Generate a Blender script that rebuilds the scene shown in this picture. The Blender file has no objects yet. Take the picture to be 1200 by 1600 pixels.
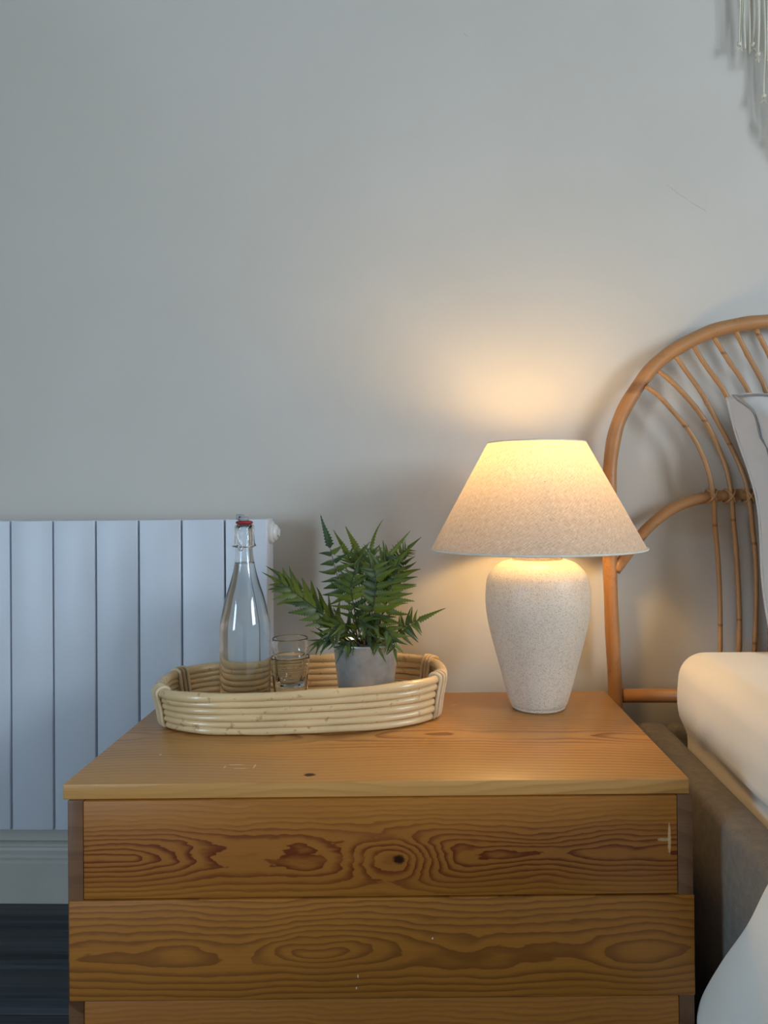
import bpy, bmesh, math, random
from mathutils import Vector, Matrix, noise
R = math.radians
S = bpy.context.scene
COL = S.collection
H = 0.809            # camera height above the floor; everything below is laid out with z = 0 at the lens, then lifted by H

# ------------------------------------------------------------------ camera
cam_d = bpy.data.cameras.new('camera'); cam = bpy.data.objects.new('camera', cam_d); COL.objects.link(cam)
cam_d.sensor_fit = 'VERTICAL'; cam_d.sensor_height = 36.0; cam_d.sensor_width = 27.0
cam_d.lens = 27.0                               # 1200 px over 1600 px
cam_d.shift_x = -53.8 / 1600; cam_d.shift_y = -33.4 / 1600
cam_d.clip_start = 0.02
_r = Vector((0.99969661, 0.02330508, -0.00797234)); _u = Vector((0.00808429, -0.00471334, 0.99995621)); _f = Vector((-0.02326649, 0.99971729, 0.00490031))
cam.matrix_world = Matrix(((_r.x, _u.x, -_f.x, 0), (_r.y, _u.y, -_f.y, 0), (_r.z, _u.z, -_f.z, 0), (0, 0, 0, 1)))
S.camera = cam

# ------------------------------------------------------------------ world, lights, exposure
S.view_settings.view_transform = 'Standard'; S.view_settings.look = 'None'
S.view_settings.gamma = 1.0; S.view_settings.use_curve_mapping = False
S.view_settings.exposure = 0.30
W = bpy.data.worlds.new('sky'); S.world = W; W.use_nodes = True
W.node_tree.nodes['Background'].inputs[0].default_value = (0.62, 0.78, 1.0, 1)
W.node_tree.nodes['Background'].inputs[1].default_value = 1.0

def area(name, loc, target, sx, sy, power, color):
    d = bpy.data.lights.new(name, 'AREA'); d.shape = 'RECTANGLE'; d.size = sx; d.size_y = sy; d.energy = power; d.color = color
    o = bpy.data.objects.new(name, d); COL.objects.link(o); o.location = loc
    o.rotation_euler = (Vector(target) - Vector(loc)).to_track_quat('-Z', 'Z').to_euler()
    return o
WIN_X, WIN_Y0, WIN_Y1, WIN_Z0, WIN_Z1 = 3.05, -1.60, -0.30, 0.20, 1.40
area('window_daylight', (WIN_X + 0.06, (WIN_Y0 + WIN_Y1) / 2, (WIN_Z0 + WIN_Z1) / 2), (0, (WIN_Y0 + WIN_Y1) / 2, (WIN_Z0 + WIN_Z1) / 2), WIN_Z1 - WIN_Z0, WIN_Y1 - WIN_Y0, 82, (0.80, 0.90, 1.0))
W2_X, W2_Y0, W2_Y1, W2_Z0, W2_Z1 = -1.9, -1.20, -0.50, -0.40, 0.70
area('window_daylight', (W2_X - 0.06, (W2_Y0 + W2_Y1) / 2, (W2_Z0 + W2_Z1) / 2), (0, (W2_Y0 + W2_Y1) / 2, (W2_Z0 + W2_Z1) / 2), W2_Z1 - W2_Z0, W2_Y1 - W2_Y0, 39, (0.58, 0.79, 1.0))

# ------------------------------------------------------------------ tiny shader language
class X:
    nt = None
    def __init__(s, sock): s.s = sock
    @staticmethod
    def m(op, *a):
        n = X.nt.nodes.new('ShaderNodeMath'); n.operation = op
        for i, v in enumerate(a):
            if isinstance(v, X): X.nt.links.new(v.s, n.inputs[i])
            else: n.inputs[i].default_value = float(v)
        return X(n.outputs[0])
    def __add__(s, o): return X.m('ADD', s, o)
    __radd__ = __add__
    def __sub__(s, o): return X.m('SUBTRACT', s, o)
    def __rsub__(s, o): return X.m('SUBTRACT', o, s)
    def __mul__(s, o): return X.m('MULTIPLY', s, o)
    __rmul__ = __mul__
    def __truediv__(s, o): return X.m('DIVIDE', s, o)
def xsin(a): return X.m('SINE', a)
def xabs(a): return X.m('ABSOLUTE', a)
def xsqrt(a): return X.m('SQRT', a)
def xexp(a): return X.m('EXPONENT', a)
def xfract(a): return X.m('FRACT', a)
def xmin(a, b): return X.m('MINIMUM', a, b)
def xmax(a, b): return X.m('MAXIMUM', a, b)
def clamp01(a): return xmin(xmax(a, 0.0), 1.0)
def step(a, lo, hi):
    n = X.nt.nodes.new('ShaderNodeMapRange'); n.interpolation_type = 'SMOOTHSTEP'
    X.nt.links.new(a.s, n.inputs[0]); n.inputs[1].default_value = lo; n.inputs[2].default_value = hi
    return X(n.outputs[0])
def combine(x, y, z):
    n = X.nt.nodes.new('ShaderNodeCombineXYZ')
    for i, v in enumerate((x, y, z)):
        if isinstance(v, X): X.nt.links.new(v.s, n.inputs[i])
        else: n.inputs[i].default_value = v
    return n.outputs[0]
def xnoise(x, y, z, scale=1.0, detail=2.0, rough=0.5):
    n = X.nt.nodes.new('ShaderNodeTexNoise'); n.inputs['Scale'].default_value = scale
    n.inputs['Detail'].default_value = detail; n.inputs['Roughness'].default_value = rough
    X.nt.links.new(combine(x, y, z), n.inputs['Vector'])
    return X(n.outputs[0])
def coords():
    t = X.nt.nodes.new('ShaderNodeTexCoord'); s = X.nt.nodes.new('ShaderNodeSeparateXYZ')
    X.nt.links.new(t.outputs['Object'], s.inputs[0])
    return X(s.outputs[0]), X(s.outputs[1]), X(s.outputs[2])
def obj_random():
    n = X.nt.nodes.new('ShaderNodeObjectInfo'); return X(n.outputs['Random'])
def mixc(f, a, b):
    n = X.nt.nodes.new('ShaderNodeMix'); n.data_type = 'RGBA'
    if isinstance(f, X): X.nt.links.new(f.s, n.inputs[0])
    else: n.inputs[0].default_value = f
    for i, c in ((6, a), (7, b)):
        if isinstance(c, tuple): n.inputs[i].default_value = (c[0], c[1], c[2], 1)
        else: X.nt.links.new(c, n.inputs[i])
    return n.outputs[2]
def srgb(r, g, b):
    f = lambda c: ((c / 255 + 0.055) / 1.055) ** 2.4 if c > 10 else c / 255 / 12.92
    return (f(r), f(g), f(b))
def bump(height, strength=0.2, dist=0.001):
    n = X.nt.nodes.new('ShaderNodeBump'); n.inputs['Strength'].default_value = strength; n.inputs['Distance'].default_value = dist
    X.nt.links.new(height.s, n.inputs['Height']); return n.outputs[0]
def new_mat(name):
    m = bpy.data.materials.new(name); m.use_nodes = True; X.nt = m.node_tree
    return m, m.node_tree.nodes['Principled BSDF']
def setin(b, key, v):
    if isinstance(v, tuple): b.inputs[key].default_value = (v[0], v[1], v[2], 1)
    elif isinstance(v, X): X.nt.links.new(v.s, b.inputs[key])
    elif isinstance(v, (int, float)): b.inputs[key].default_value = v
    else: X.nt.links.new(v, b.inputs[key])
def simple(name, color, rough=0.6, metal=0.0, spec=0.5, var=0.06, scale=40, bmp=0.0, bscale=300, bdist=0.0005):
    m, b = new_mat(name); x, y, z = coords()
    n = xnoise(x, y, z, scale, 3)
    dark = tuple(c * (1 - var) for c in color); lite = tuple(min(1, c * (1 + var)) for c in color)
    setin(b, 'Base Color', mixc(step(n, 0.3, 0.7), dark, lite)); setin(b, 'Roughness', rough); setin(b, 'Metallic', metal)
    b.inputs['Specular IOR Level'].default_value = spec
    if bmp: setin(b, 'Normal', bump(xnoise(x, y, z, bscale, 3), bmp, bdist))
    return m

def wood(name, across, z0, light, mid, dark, spacing=0.0045, depth=(0.0, 0.03), knots=(), band=0.05, wob=0.02, seed=0.0, rough=0.42, marks=(), drift=0.0, weak=0.45, rag=0.0, heart=None):
    """pine cut through bent growth rings: distance to a wandering log axis, sliced in rings"""
    m, b = new_mat(name); x, y, z = coords()
    a = {'z': z, 'y': y}[across]; other = y if across == 'z' else z
    if across == 'y': a = y - (z - 0.4427)
    w = a - z0 + drift * x
    n1 = xnoise(x, 0.0, seed, 3.2, 1); n2 = xnoise(x, w * 2.2, seed + 7, 7.0, 2); n3 = xnoise(x, w * 3.0, seed + 3, 26.0, 2)
    w2 = w + (n1 - 0.5) * wob + (n3 - 0.5) * 0.006
    d = depth[0] + (xnoise(x, w * 0.6, seed + 11, 4.2, 1.5) - 0.35) * depth[1] * 2.0 + (n2 - 0.5) * (0.012 + rag)
    if rag: d = d + (xnoise(x * 0.55, w * 2.0, seed + 21, 17.0, 4, 0.6) - 0.5) * rag * 1.3
    for (kx, kz, sx, sz, amp) in knots:
        ex = (x - kx) / sx; ez = (a - kz) / sz
        g = xexp((ex * ex + ez * ez) * -1.0)
        d = d + g * amp
    rr = xsqrt(w2 * w2 * 1.0 + d * d) + (n3 - 0.5) * 0.002
    v = xfract(rr / spacing)
    ring = step(v, 0.30, 0.92) * (1.0 - step(v, 0.93, 1.0))
    centre = xexp((w2 / band) * (w2 / band) * -1.0)
    amt = ring * (weak + (1 - weak) * centre) * clamp01(3.2 * (xnoise(x * 0.6, a * 5, seed + 5, 6.0, 2) - (0.27 if across == 'y' else 0.10)))
    fib = xnoise(x * 6.0, a * 420.0, other * 8.0, 1.0, 3)
    tone = xnoise(x, a * 3.0, seed + 2, 3.0, 2)
    base = mixc(clamp01((fib - 0.35) * 1.1 + (tone - 0.5) * 0.9), mid, light)
    if heart:
        hz = xabs(a - heart[0] + (n1 - 0.5) * 0.02)
        base = mixc((1.0 - step(hz, heart[1] * 0.7, heart[1])) * 0.55, base, heart[2])
    col = mixc(clamp01(amt), base, dark)
    for (kx, kz, sx, sz, amp) in knots:
        if kx != knots[0][0] or amp < 0: continue
        ex = (x - kx) / 0.0085; ez = (a - kz) / 0.0065
        rad = xsqrt(ex * ex + ez * ez) + (xnoise(x, a, 0.0, 300.0, 2) - 0.5) * 0.8
        col = mixc(1.0 - step(rad, 0.55, 1.15), col, tuple(c * 0.22 for c in dark))
    for (cx, cz, rx, rz, tint, op) in marks:
        ex = (x - cx) / rx; ez = (a - cz) / rz
        rad = xsqrt(ex * ex + ez * ez) + (xnoise(x, a, 1.0, 200.0, 2) - 0.5) * 0.9
        col = mixc((1.0 - step(rad, 0.7, 1.1)) * op, col, tint)
    setin(b, 'Base Color', col)
    setin(b, 'Roughness', rough + (fib - 0.5) * 0.15)
    b.inputs['Specular IOR Level'].default_value = 0.35
    setin(b, 'Normal', bump(fib + ring * 0.4, 0.12, 0.0006))
    return m

# ------------------------------------------------------------------ materials
def wall_mat():
    m, b = new_mat('wall_paint'); x, y, z = coords()
    n = xnoise(x, y, z, 2.2, 4); 
    col = mixc(step(n, 0.3, 0.7), srgb(200, 196, 188), srgb(206, 202, 195))
    # hairline cracks in the plaster
    for (x0, z0, x1, z1, wd) in ((0.4606, 0.6125, 0.505, 0.580, 0.0007), (0.505, 0.580, 0.5421, 0.5564, 0.0012), (0.061, 0.923, 0.071, 0.915, 0.0014)):
        L = math.hypot(x1 - x0, z1 - z0); tx, tz = (x1 - x0) / L, (z1 - z0) / L
        al = (x - x0) * tx + (z - z0) * tz; ac = (x - x0) * -tz + (z - z0) * tx + (xnoise(x, 0.0, z, 60.0, 2) - 0.5) * 0.006
        on = (1.0 - step(xabs(ac), wd * 0.4, wd)) * step(al, 0.0, 0.004) * (1.0 - step(al, L - 0.004, L))
        col = mixc(on * 0.28, col, srgb(120, 112, 104))
    setin(b, 'Base Color', col); setin(b, 'Roughness', 0.85); b.inputs['Specular IOR Level'].default_value = 0.2
    setin(b, 'Normal', bump(xnoise(x, y, z, 9, 4) + xnoise(x, y, z, 160, 2) * 0.06, 0.10, 0.006))
    return m
M = {}
M['wall'] = wall_mat()
M['plain_wall'] = simple('matt_wall_paint', srgb(190, 186, 178), 0.9, var=0.02, scale=3)
M['ceiling'] = simple('ceiling_paint', srgb(160, 158, 152), 0.9, var=0.01, scale=3)
M['gloss_white'] = simple('white_gloss_paint', srgb(196, 194, 186), 0.45, var=0.03, scale=12)
M['radiator'] = simple('radiator_enamel', srgb(206, 212, 222), 0.38, var=0.015, scale=9, spec=0.45)
M['plug'] = simple('white_plastic', srgb(214, 215, 214), 0.3, var=0.02)

def floor_mat():
    m, b = new_mat('dark_stained_boards'); x, y, z = coords(); r = obj_random()
    g = xnoise(x * 1.6, y * 60.0, r * 31.0, 1.0, 4); s = xnoise(x * 3.0, y * 220.0, r * 17.0, 1.0, 3); w = xnoise(x, y * 3.0, r * 9.0, 4.0, 3)
    col = mixc(clamp01((g - 0.42) * 2.2 + (r - 0.5) * 0.25), srgb(36, 42, 48), srgb(78, 88, 98))
    col = mixc(step(s * (0.6 + w * 0.5), 0.52, 0.66) * 0.5, col, srgb(112, 122, 130))
    setin(b, 'Base Color', col); setin(b, 'Roughness', 0.5); setin(b, 'Normal', bump(g, 0.3, 0.001))
    return m
M['floor'] = floor_mat()

WL, WM, WD = (0.46, 0.188, 0.030), (0.36, 0.132, 0.018), (0.135, 0.024, 0.003)
TL, TM, TD = (0.60, 0.320, 0.105), (0.52, 0.260, 0.074), (0.29, 0.115, 0.028)
M['top'] = wood('pine_top', 'y', 0.19, TL, TM, TD, spacing=0.0105, depth=(0.006, 0.045), band=0.12, wob=0.07, seed=2.3, rough=0.33, weak=0.30,
                knots=((0.311, 0.026, 0.035, 0.010, 0.012),), drift=0.02, rag=.004,
                marks=((0.205, 0.066, 0.013, 0.0016, (0.85, 0.72, 0.55), 0.55), (0.214, 0.052, 0.010, 0.0012, (0.85, 0.72, 0.55), 0.45), (0.232, 0.060, 0.0016, 0.008, (0.85, 0.72, 0.55), 0.45), (0.192, 0.058, 0.0014, 0.006, (0.85, 0.72, 0.55), 0.35), (0.088, 0.110, 0.0025, 0.0016, (0.9, 0.8, 0.65), 0.8)))
M['front1'] = wood('pine_upper_drawer', 'z', 0.350, WL, WM, WD, spacing=0.0062, depth=(0.004, 0.050), band=0.044, wob=0.012, seed=5.1, weak=0.14, rag=.013, heart=(0.350, 0.043, (0.31, 0.105, 0.018)),
                   knots=((0.428, 0.345, 0.055, 0.034, 0.050), (0.25, 0.352, 0.09, 0.016, 0.012), (0.60, 0.352, 0.07, 0.014, -0.012)),
                   marks=((0.7725, 0.3665, 0.0022, 0.021, (0.80, 0.55, 0.28), 0.6), (0.765, 0.3670, 0.0085, 0.0022, (0.80, 0.55, 0.28), 0.5)))
M['front2'] = wood('pine_middle_drawer', 'z', 0.226, WL, WM, (0.22, 0.075, 0.012), spacing=0.0078, depth=(0.018, 0.030), band=0.12, wob=0.018, seed=9.4, weak=0.6, rag=.007,
                   knots=((0.315, 0.240, 0.060, 0.026, -0.030), (0.292, 0.274, 0.020, 0.010, -0.004)),
                   marks=((0.47, 0.246, 0.0012, 0.0016, (0.9, 0.8, 0.6), 0.8), (0.375, 0.199, 0.0009, 0.0025, (0.9, 0.8, 0.6), 0.7), (0.373, 0.184, 0.0009, 0.0016, (0.9, 0.8, 0.6), 0.7)))
M['front3'] = wood('pine_lower_drawer', 'z', 0.110, WL, WM, (0.29, 0.10, 0.022), spacing=0.006, depth=(0.01, 0.03), band=0.1, wob=0.02, seed=14.4)
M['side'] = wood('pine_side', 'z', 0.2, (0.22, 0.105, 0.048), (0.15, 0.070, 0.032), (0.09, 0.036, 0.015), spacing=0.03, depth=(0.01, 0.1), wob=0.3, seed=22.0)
M['dark_back'] = simple('hardboard', (0.10, 0.06, 0.035), 0.8)

def rattan(name, base, dark, rough, node_gap=0.12, axis='z', flecks=0.3):
    m, b = new_mat(name); x, y, z = coords(); r = obj_random()
    a = {'z': z, 'x': x}[axis]
    n = xnoise(x, y, z, 14, 3); f = xnoise(x, y, z, 260, 2); q = xnoise(x, y, z, 55, 4, 0.65)
    v = xfract(a / node_gap + r * 7.0)
    band = (1.0 - step(xabs(v - 0.5), 0.006, 0.018))
    col = mixc(clamp01((n - 0.3) * 1.6), tuple(c * 0.80 for c in base), base)
    col = mixc(clamp01(band * 0.65 + step(q, 0.60, 0.66) * flecks + (f - 0.5) * 0.3), col, dark)
    setin(b, 'Base Color', col); setin(b, 'Roughness', rough); b.inputs['Specular IOR Level'].default_value = 0.5
    setin(b, 'Normal', bump(n + f * 0.3, 0.2, 0.001))
    return m
M['hoop'] = rattan('rattan_pole', (0.50, 0.245, 0.095), (0.17, 0.07, 0.03), 0.38, node_gap=0.9, flecks=0.25)
M['spindle'] = rattan('rattan_spindle', (0.50, 0.26, 0.105), (0.15, 0.06, 0.025), 0.45, node_gap=0.19, flecks=0.15)
M['coil'] = rattan('pale_rattan_coil', (0.80, 0.585, 0.32), (0.30, 0.15, 0.06), 0.22, node_gap=9.0, axis='x', flecks=0.5)
M['cane'] = rattan('split_cane_strip', (0.78, 0.62, 0.40), (0.42, 0.26, 0.12), 0.35, node_gap=5.0, flecks=0.15)

def shade_mat():
    m, b = new_mat('linen_shade'); nt = m.node_tree; x, y, z = coords()
    ang = X.m('ARCTAN2', y, x)
    n1 = xnoise(ang * 95.0 - z * 760.0, ang * 9.0 + z * 75.0, 0.0, 1.0, 2); n2 = xnoise(ang * 95.0 + z * 760.0, ang * 9.0 - z * 75.0, 5.0, 1.0, 2); n3 = xnoise(x, y, z, 420, 2)
    t = clamp01((n1 * 1.2 + n2 * 0.8 + n3 * 0.4 - 1.2) * 1.6 + 0.5)
    col = mixc(t, (0.50, 0.44, 0.36), (0.78, 0.73, 0.66))
    tr = nt.nodes.new('ShaderNodeBsdfTranslucent'); df = nt.nodes.new('ShaderNodeBsdfDiffuse'); mx = nt.nodes.new('ShaderNodeMixShader')
    nt.links.new(col, df.inputs[0]); nt.links.new(mixc(t, (0.26, 0.20, 0.13), (0.50, 0.42, 0.31)), tr.inputs[0]); mx.inputs[0].default_value = 0.35
    nt.links.new(df.outputs[0], mx.inputs[1]); nt.links.new(tr.outputs[0], mx.inputs[2])
    nt.nodes.remove(b); nt.links.new(mx.outputs[0], nt.nodes['Material Output'].inputs[0])
    return m
M['shade'] = shade_mat()
M['trim'] = simple('shade_edging', srgb(224, 218, 204), 0.8)
def ceramic():
    m, b = new_mat('speckled_ceramic'); x, y, z = coords()
    a = xnoise(x, y, z, 520, 2, 0.7); c = xnoise(x, y, z, 170, 3); w = xnoise(x, y, z, 12, 3)
    col = mixc(step(a, 0.52, 0.62) * 0.60, srgb(217, 207, 192), srgb(158, 146, 128))
    col = mixc(step(c, 0.55, 0.70) * 0.35, col, srgb(176, 166, 150))
    setin(b, 'Base Color', col); setin(b, 'Roughness', 0.42 + (w - 0.5) * 0.1); b.inputs['Specular IOR Level'].default_value = 0.45
    setin(b, 'Normal', bump(a * 0.6 + c, 0.35, 0.0007)); return m
M['ceramic'] = ceramic()
def emit(name, col, s):
    m, b = new_mat(name); setin(b, 'Base Color', (0.9, 0.85, 0.75)); setin(b, 'Emission Color', col); b.inputs['Emission Strength'].default_value = s; return m
M['bulb'] = emit('lit_bulb', (1.0, 0.62, 0.235), 88.0)
M['brass'] = simple('brass', (0.55, 0.42, 0.2), 0.35, metal=1.0)
M['steel'] = simple('wire_steel', (0.42, 0.42, 0.42), 0.3, metal=1.0)
def glass(name, ior, tint=(1, 1, 1)):
    m, b = new_mat(name); setin(b, 'Base Color', tint); setin(b, 'Roughness', 0.0); b.inputs['Transmission Weight'].default_value = 1.0; b.inputs['IOR'].default_value = ior
    return m
M['glass'] = glass('clear_glass', 1.45, (0.97, 0.985, 0.98)); M['water'] = glass('water', 1.33, (0.985, 0.995, 0.99))
M['rubber'] = simple('red_rubber', srgb(150, 28, 38), 0.55); M['grey_cap'] = simple('grey_stopper', srgb(150, 152, 158), 0.5)
def zinc():
    m, b = new_mat('galvanised_zinc'); x, y, z = coords()
    n = xnoise(x, y, z, 34, 4, 0.6); q = xnoise(x, y, z * 0.4, 90, 3)
    setin(b, 'Base Color', mixc(clamp01((n - 0.3) * 1.9), (0.40, 0.42, 0.42), (0.68, 0.70, 0.70))); setin(b, 'Metallic', 0.55)
    setin(b, 'Roughness', 0.36 + (q - 0.5) * 0.35); setin(b, 'Normal', bump(n, 0.06, 0.001)); return m
M['zinc'] = zinc()
def leaf():
    m, b = new_mat('fern_leaf'); nt = m.node_tree; x, y, z = coords(); r = obj_random()
    n = xnoise(x, y, r * 20.0, 3.0, 2); vein = 1.0 - step(xabs(y), 0.002, 0.02)
    col = mixc(clamp01(r * 0.8 + (n - 0.5) * 0.8), (0.013, 0.040, 0.014), (0.150, 0.190, 0.012))
    col = mixc(vein * 0.35, col, (0.16, 0.20, 0.06))
    setin(b, 'Base Color', col); setin(b, 'Roughness', 0.42); b.inputs['Specular IOR Level'].default_value = 0.4
    tr = nt.nodes.new('ShaderNodeBsdfTranslucent'); mx = nt.nodes.new('ShaderNodeMixShader'); mx.inputs[0].default_value = 0.22
    nt.links.new(mixc(r, (0.09, 0.20, 0.02), (0.25, 0.34, 0.03)), tr.inputs[0])
    nt.links.new(b.outputs[0], mx.inputs[1]); nt.links.new(tr.outputs[0], mx.inputs[2]); nt.links.new(mx.outputs[0], nt.nodes['Material Output'].inputs[0])
    return m
M['leaf'] = leaf()
M['stem'] = simple('fern_stem', (0.035, 0.028, 0.018), 0.6); M['soil'] = simple('dark_moss', (0.02, 0.018, 0.012), 0.9, bmp=0.6, bscale=200, bdist=0.003)
def fabric(name, a, c, scale=900, big=26, rough=0.95, bs=0.25):
    m, b = new_mat(name); x, y, z = coords()
    f = xnoise(x, y, z, scale, 2); g = xnoise(x, y, z, big, 4, 0.65)
    setin(b, 'Base Color', mixc(clamp01((f - 0.5) * 1.2 + (g - 0.5) * 1.3 + 0.5), a, c)); setin(b, 'Roughness', rough); b.inputs['Specular IOR Level'].default_value = 0.15
    b.inputs['Sheen Weight'].default_value = 0.15
    setin(b, 'Normal', bump(f + g * 0.4, bs, 0.0008)); return m
M['grey_fabric'] = fabric('grey_upholstery', srgb(98, 92, 84), srgb(132, 125, 115), big=70)
M['sheet'] = fabric('cream_sheet', srgb(226, 218, 204), srgb(234, 227, 214), scale=1200, big=6, bs=0.05)
M['duvet'] = fabric('white_duvet_cotton', srgb(232, 228, 218), srgb(240, 236, 226), scale=1400, big=6, bs=0.05)
M['linen'] = fabric('pale_linen', srgb(200, 195, 190), srgb(212, 208, 204), scale=1500, big=9, bs=0.15)
M['seam'] = fabric('grey_overlock_thread', srgb(128, 122, 120), srgb(154, 149, 146), scale=900)
M['cord'] = fabric('cotton_cord', srgb(206, 202, 184), srgb(226, 222, 206), scale=700, big=60)
M['outside'] = simple('window_frame_paint', srgb(225, 225, 222), 0.5)

# ------------------------------------------------------------------ mesh helpers
def finish(name, bm, mat, parent=None, smooth=True, loc=None, mods=()):
    bmesh.ops.recalc_face_normals(bm, faces=bm.faces)
    me = bpy.data.meshes.new(name); bm.to_mesh(me); bm.free()
    if smooth:
        for p in me.polygons: p.use_smooth = True
    if mat: me.materials.append(mat)
    o = bpy.data.objects.new(name, me); COL.objects.link(o)
    if parent: o.parent = parent
    if loc: o.location = loc
    return o
def sharp(o, ang=35):
    me = o.data; bm = bmesh.new(); bm.from_mesh(me)
    for e in bm.edges:
        if len(e.link_faces) == 2 and e.calc_face_angle(0) > R(ang): e.smooth = False
    bm.to_mesh(me); bm.free(); return o
def tag(o, label=None, cat=None, group=None, kind=None):
    if label: o['label'] = label
    if cat: o['category'] = cat
    if group: o['group'] = group
    if kind: o['kind'] = kind
    return o
def thing(name, loc, label, cat, rz=0.0, group=None):
    o = bpy.data.objects.new(name, None); COL.objects.link(o); o.empty_display_size = 0.05
    o.location = loc; o.rotation_euler = (0, 0, rz); return tag(o, label, cat, group)
def add_box(bm, lo, hi, bev=0.0, seg=2):
    lo, hi = Vector(lo), Vector(hi)
    r = bmesh.ops.create_cube(bm, size=1.0, matrix=Matrix.Translation((lo + hi) / 2) @ Matrix.Diagonal((*(hi - lo), 1)))
    if bev:
        es = list({e for v in r['verts'] for e in v.link_edges})
        bmesh.ops.bevel(bm, geom=es, offset=bev, segments=seg, profile=0.5, affect='EDGES')
def box(name, lo, hi, mat, parent=None, bev=0.0, seg=2, smooth=True):
    bm = bmesh.new(); add_box(bm, lo, hi, bev, seg); o = finish(name, bm, mat, parent, smooth and bev > 0)
    return sharp(o, 60) if bev else o
def add_lathe(bm, prof, n=64, c=(0, 0, 0), closed=False, mod=None):
    rings = []
    for i, (r, z) in enumerate(prof):
        if r < 1e-6: rings.append([bm.verts.new((c[0], c[1], c[2] + z))]); continue
        ring = []
        for k in range(n):
            a = 2 * math.pi * k / n; rr = r * (mod(a, z, i) if mod else 1)
            ring.append(bm.verts.new((c[0] + rr * math.cos(a), c[1] + rr * math.sin(a), c[2] + z)))
        rings.append(ring)
    pairs = list(zip(rings, rings[1:])) + ([(rings[-1], rings[0])] if closed else [])
    for A, B in pairs:
        for k in range(n):
            j = (k + 1) % n
            if len(A) == 1 and len(B) == 1: continue
            if len(A) == 1: bm.faces.new((A[0], B[k], B[j]))
            elif len(B) == 1: bm.faces.new((A[k], B[0], A[j]))
            else: bm.faces.new((A[k], B[k], B[j], A[j]))
def catmull(pts, n):
    P = [Vector(p) for p in pts]; P = [P[0] * 2 - P[1]] + P + [P[-1] * 2 - P[-2]]
    out = []
    for i in range(1, len(P) - 2):
        for k in range(n):
            t = k / n; a, b, c, d = P[i - 1], P[i], P[i + 1], P[i + 2]
            out.append(0.5 * ((2 * b) + (c - a) * t + (2 * a - 5 * b + 4 * c - d) * t * t + (3 * b - a - 3 * c + d) * t ** 3))
    out.append(P[-2].copy()); return out
def add_tube(bm, pts, r, n=10, closed=False, flat=None, up=None):
    """tube along points; r number or function(i, t); flat squeezes one axis"""
    P = [Vector(p) for p in pts]; m = len(P); rings = []; N = None
    for i, p in enumerate(P):
        if closed: T = (P[(i + 1) % m] - P[i - 1]).normalized()
        else: T = (P[min(i + 1, m - 1)] - P[max(i - 1, 0)]).normalized()
        if N is None or up is not None:
            u = Vector(up) if up is not None else (Vector((0, 0, 1)) if abs(T.z) < 0.9 else Vector((0, 1, 0)))
            N = (u - T * u.dot(T)).normalized()
        else: N = (N - T * N.dot(T)).normalized()
        B = T.cross(N); rr = r(i, i / max(1, m - 1)) if callable(r) else r
        f = flat or 1.0
        rings.append([bm.verts.new(p + (N * math.cos(2 * math.pi * k / n) * f + B * math.sin(2 * math.pi * k / n)) * rr) for k in range(n)])
    for A, B in list(zip(rings, rings[1:])) + ([(rings[-1], rings[0])] if closed else []):
        for k in range(n): bm.faces.new((A[k], A[(k + 1) % n], B[(k + 1) % n], B[k]))
    if not closed:
        bm.faces.new(rings[0][::-1]); bm.faces.new(rings[-1])
def tube(name, pts, r, mat, parent=None, n=10, **k):
    bm = bmesh.new(); add_tube(bm, pts, r, n, **k); return finish(name, bm, mat, parent)
def lathe(name, prof, mat, parent=None, n=64, **k):
    bm = bmesh.new(); add_lathe(bm, prof, n, **k); return finish(name, bm, mat, parent)
rnd = random.Random(7)

# ------------------------------------------------------------------ room shell
YW, FL, CE, XL, XR, YB = 1.535, -H, 1.75, -1.9, WIN_X, -2.6
def struct(o): return tag(o, kind='structure')
struct(box('wall_back', (XL - .1, YW, FL), (XR + .1, YW + .1, CE), M['wall']))
bm = bmesh.new()
add_box(bm, (XL - .12, YB, FL), (XL, W2_Y0, CE)); add_box(bm, (XL - .12, W2_Y1, FL), (XL, YW, CE))
add_box(bm, (XL - .12, W2_Y0, FL), (XL, W2_Y1, W2_Z0)); add_box(bm, (XL - .12, W2_Y0, W2_Z1), (XL, W2_Y1, CE))
struct(finish('wall_left', bm, M['plain_wall'], smooth=False))
struct(box('wall_front', (XL - .1, YB - .1, FL), (XR + .1, YB, CE), M['plain_wall']))
bm = bmesh.new()
add_box(bm, (XR, YB, FL), (XR + .12, WIN_Y0, CE)); add_box(bm, (XR, WIN_Y1, FL), (XR + .12, YW, CE))
add_box(bm, (XR, WIN_Y0, FL), (XR + .12, WIN_Y1, WIN_Z0)); add_box(bm, (XR, WIN_Y0, WIN_Z1), (XR + .12, WIN_Y1, CE))
struct(finish('wall_right', bm, M['plain_wall'], smooth=False))
struct(box('ceiling', (XL - .1, YB - .1, CE), (XR + .12, YW + .1, CE + .1), M['ceiling']))
def window(name, x, y0, y1, z0, z1, inward):
    w = bpy.data.objects.new(name, None); COL.objects.link(w); w.location = (x, (y0 + y1) / 2, z0); struct(w)
    w.rotation_euler = (0, 0, 0 if inward < 0 else math.pi); hw = (y1 - y0) / 2; hh = z1 - z0
    bm = bmesh.new()
    for lo, hi in (((.01, -hw, 0), (.05, -hw + .045, hh)), ((.01, hw - .045, 0), (.05, hw, hh)), ((.01, -hw + .045, 0), (.05, hw - .045, .045)), ((.01, -hw + .045, hh - .045), (.05, hw - .045, hh))): add_box(bm, lo, hi)
    finish('window_frame', bm, M['outside'], w, smooth=False)
    box('window_sill', (-.05, -hw, -.001), (.01, hw, .02), M['outside'], w)
window('window_1', XR, WIN_Y0, WIN_Y1, WIN_Z0, WIN_Z1, -1)
window('window_2', XL, W2_Y0, W2_Y1, W2_Z0, W2_Z1, 1)

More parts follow.
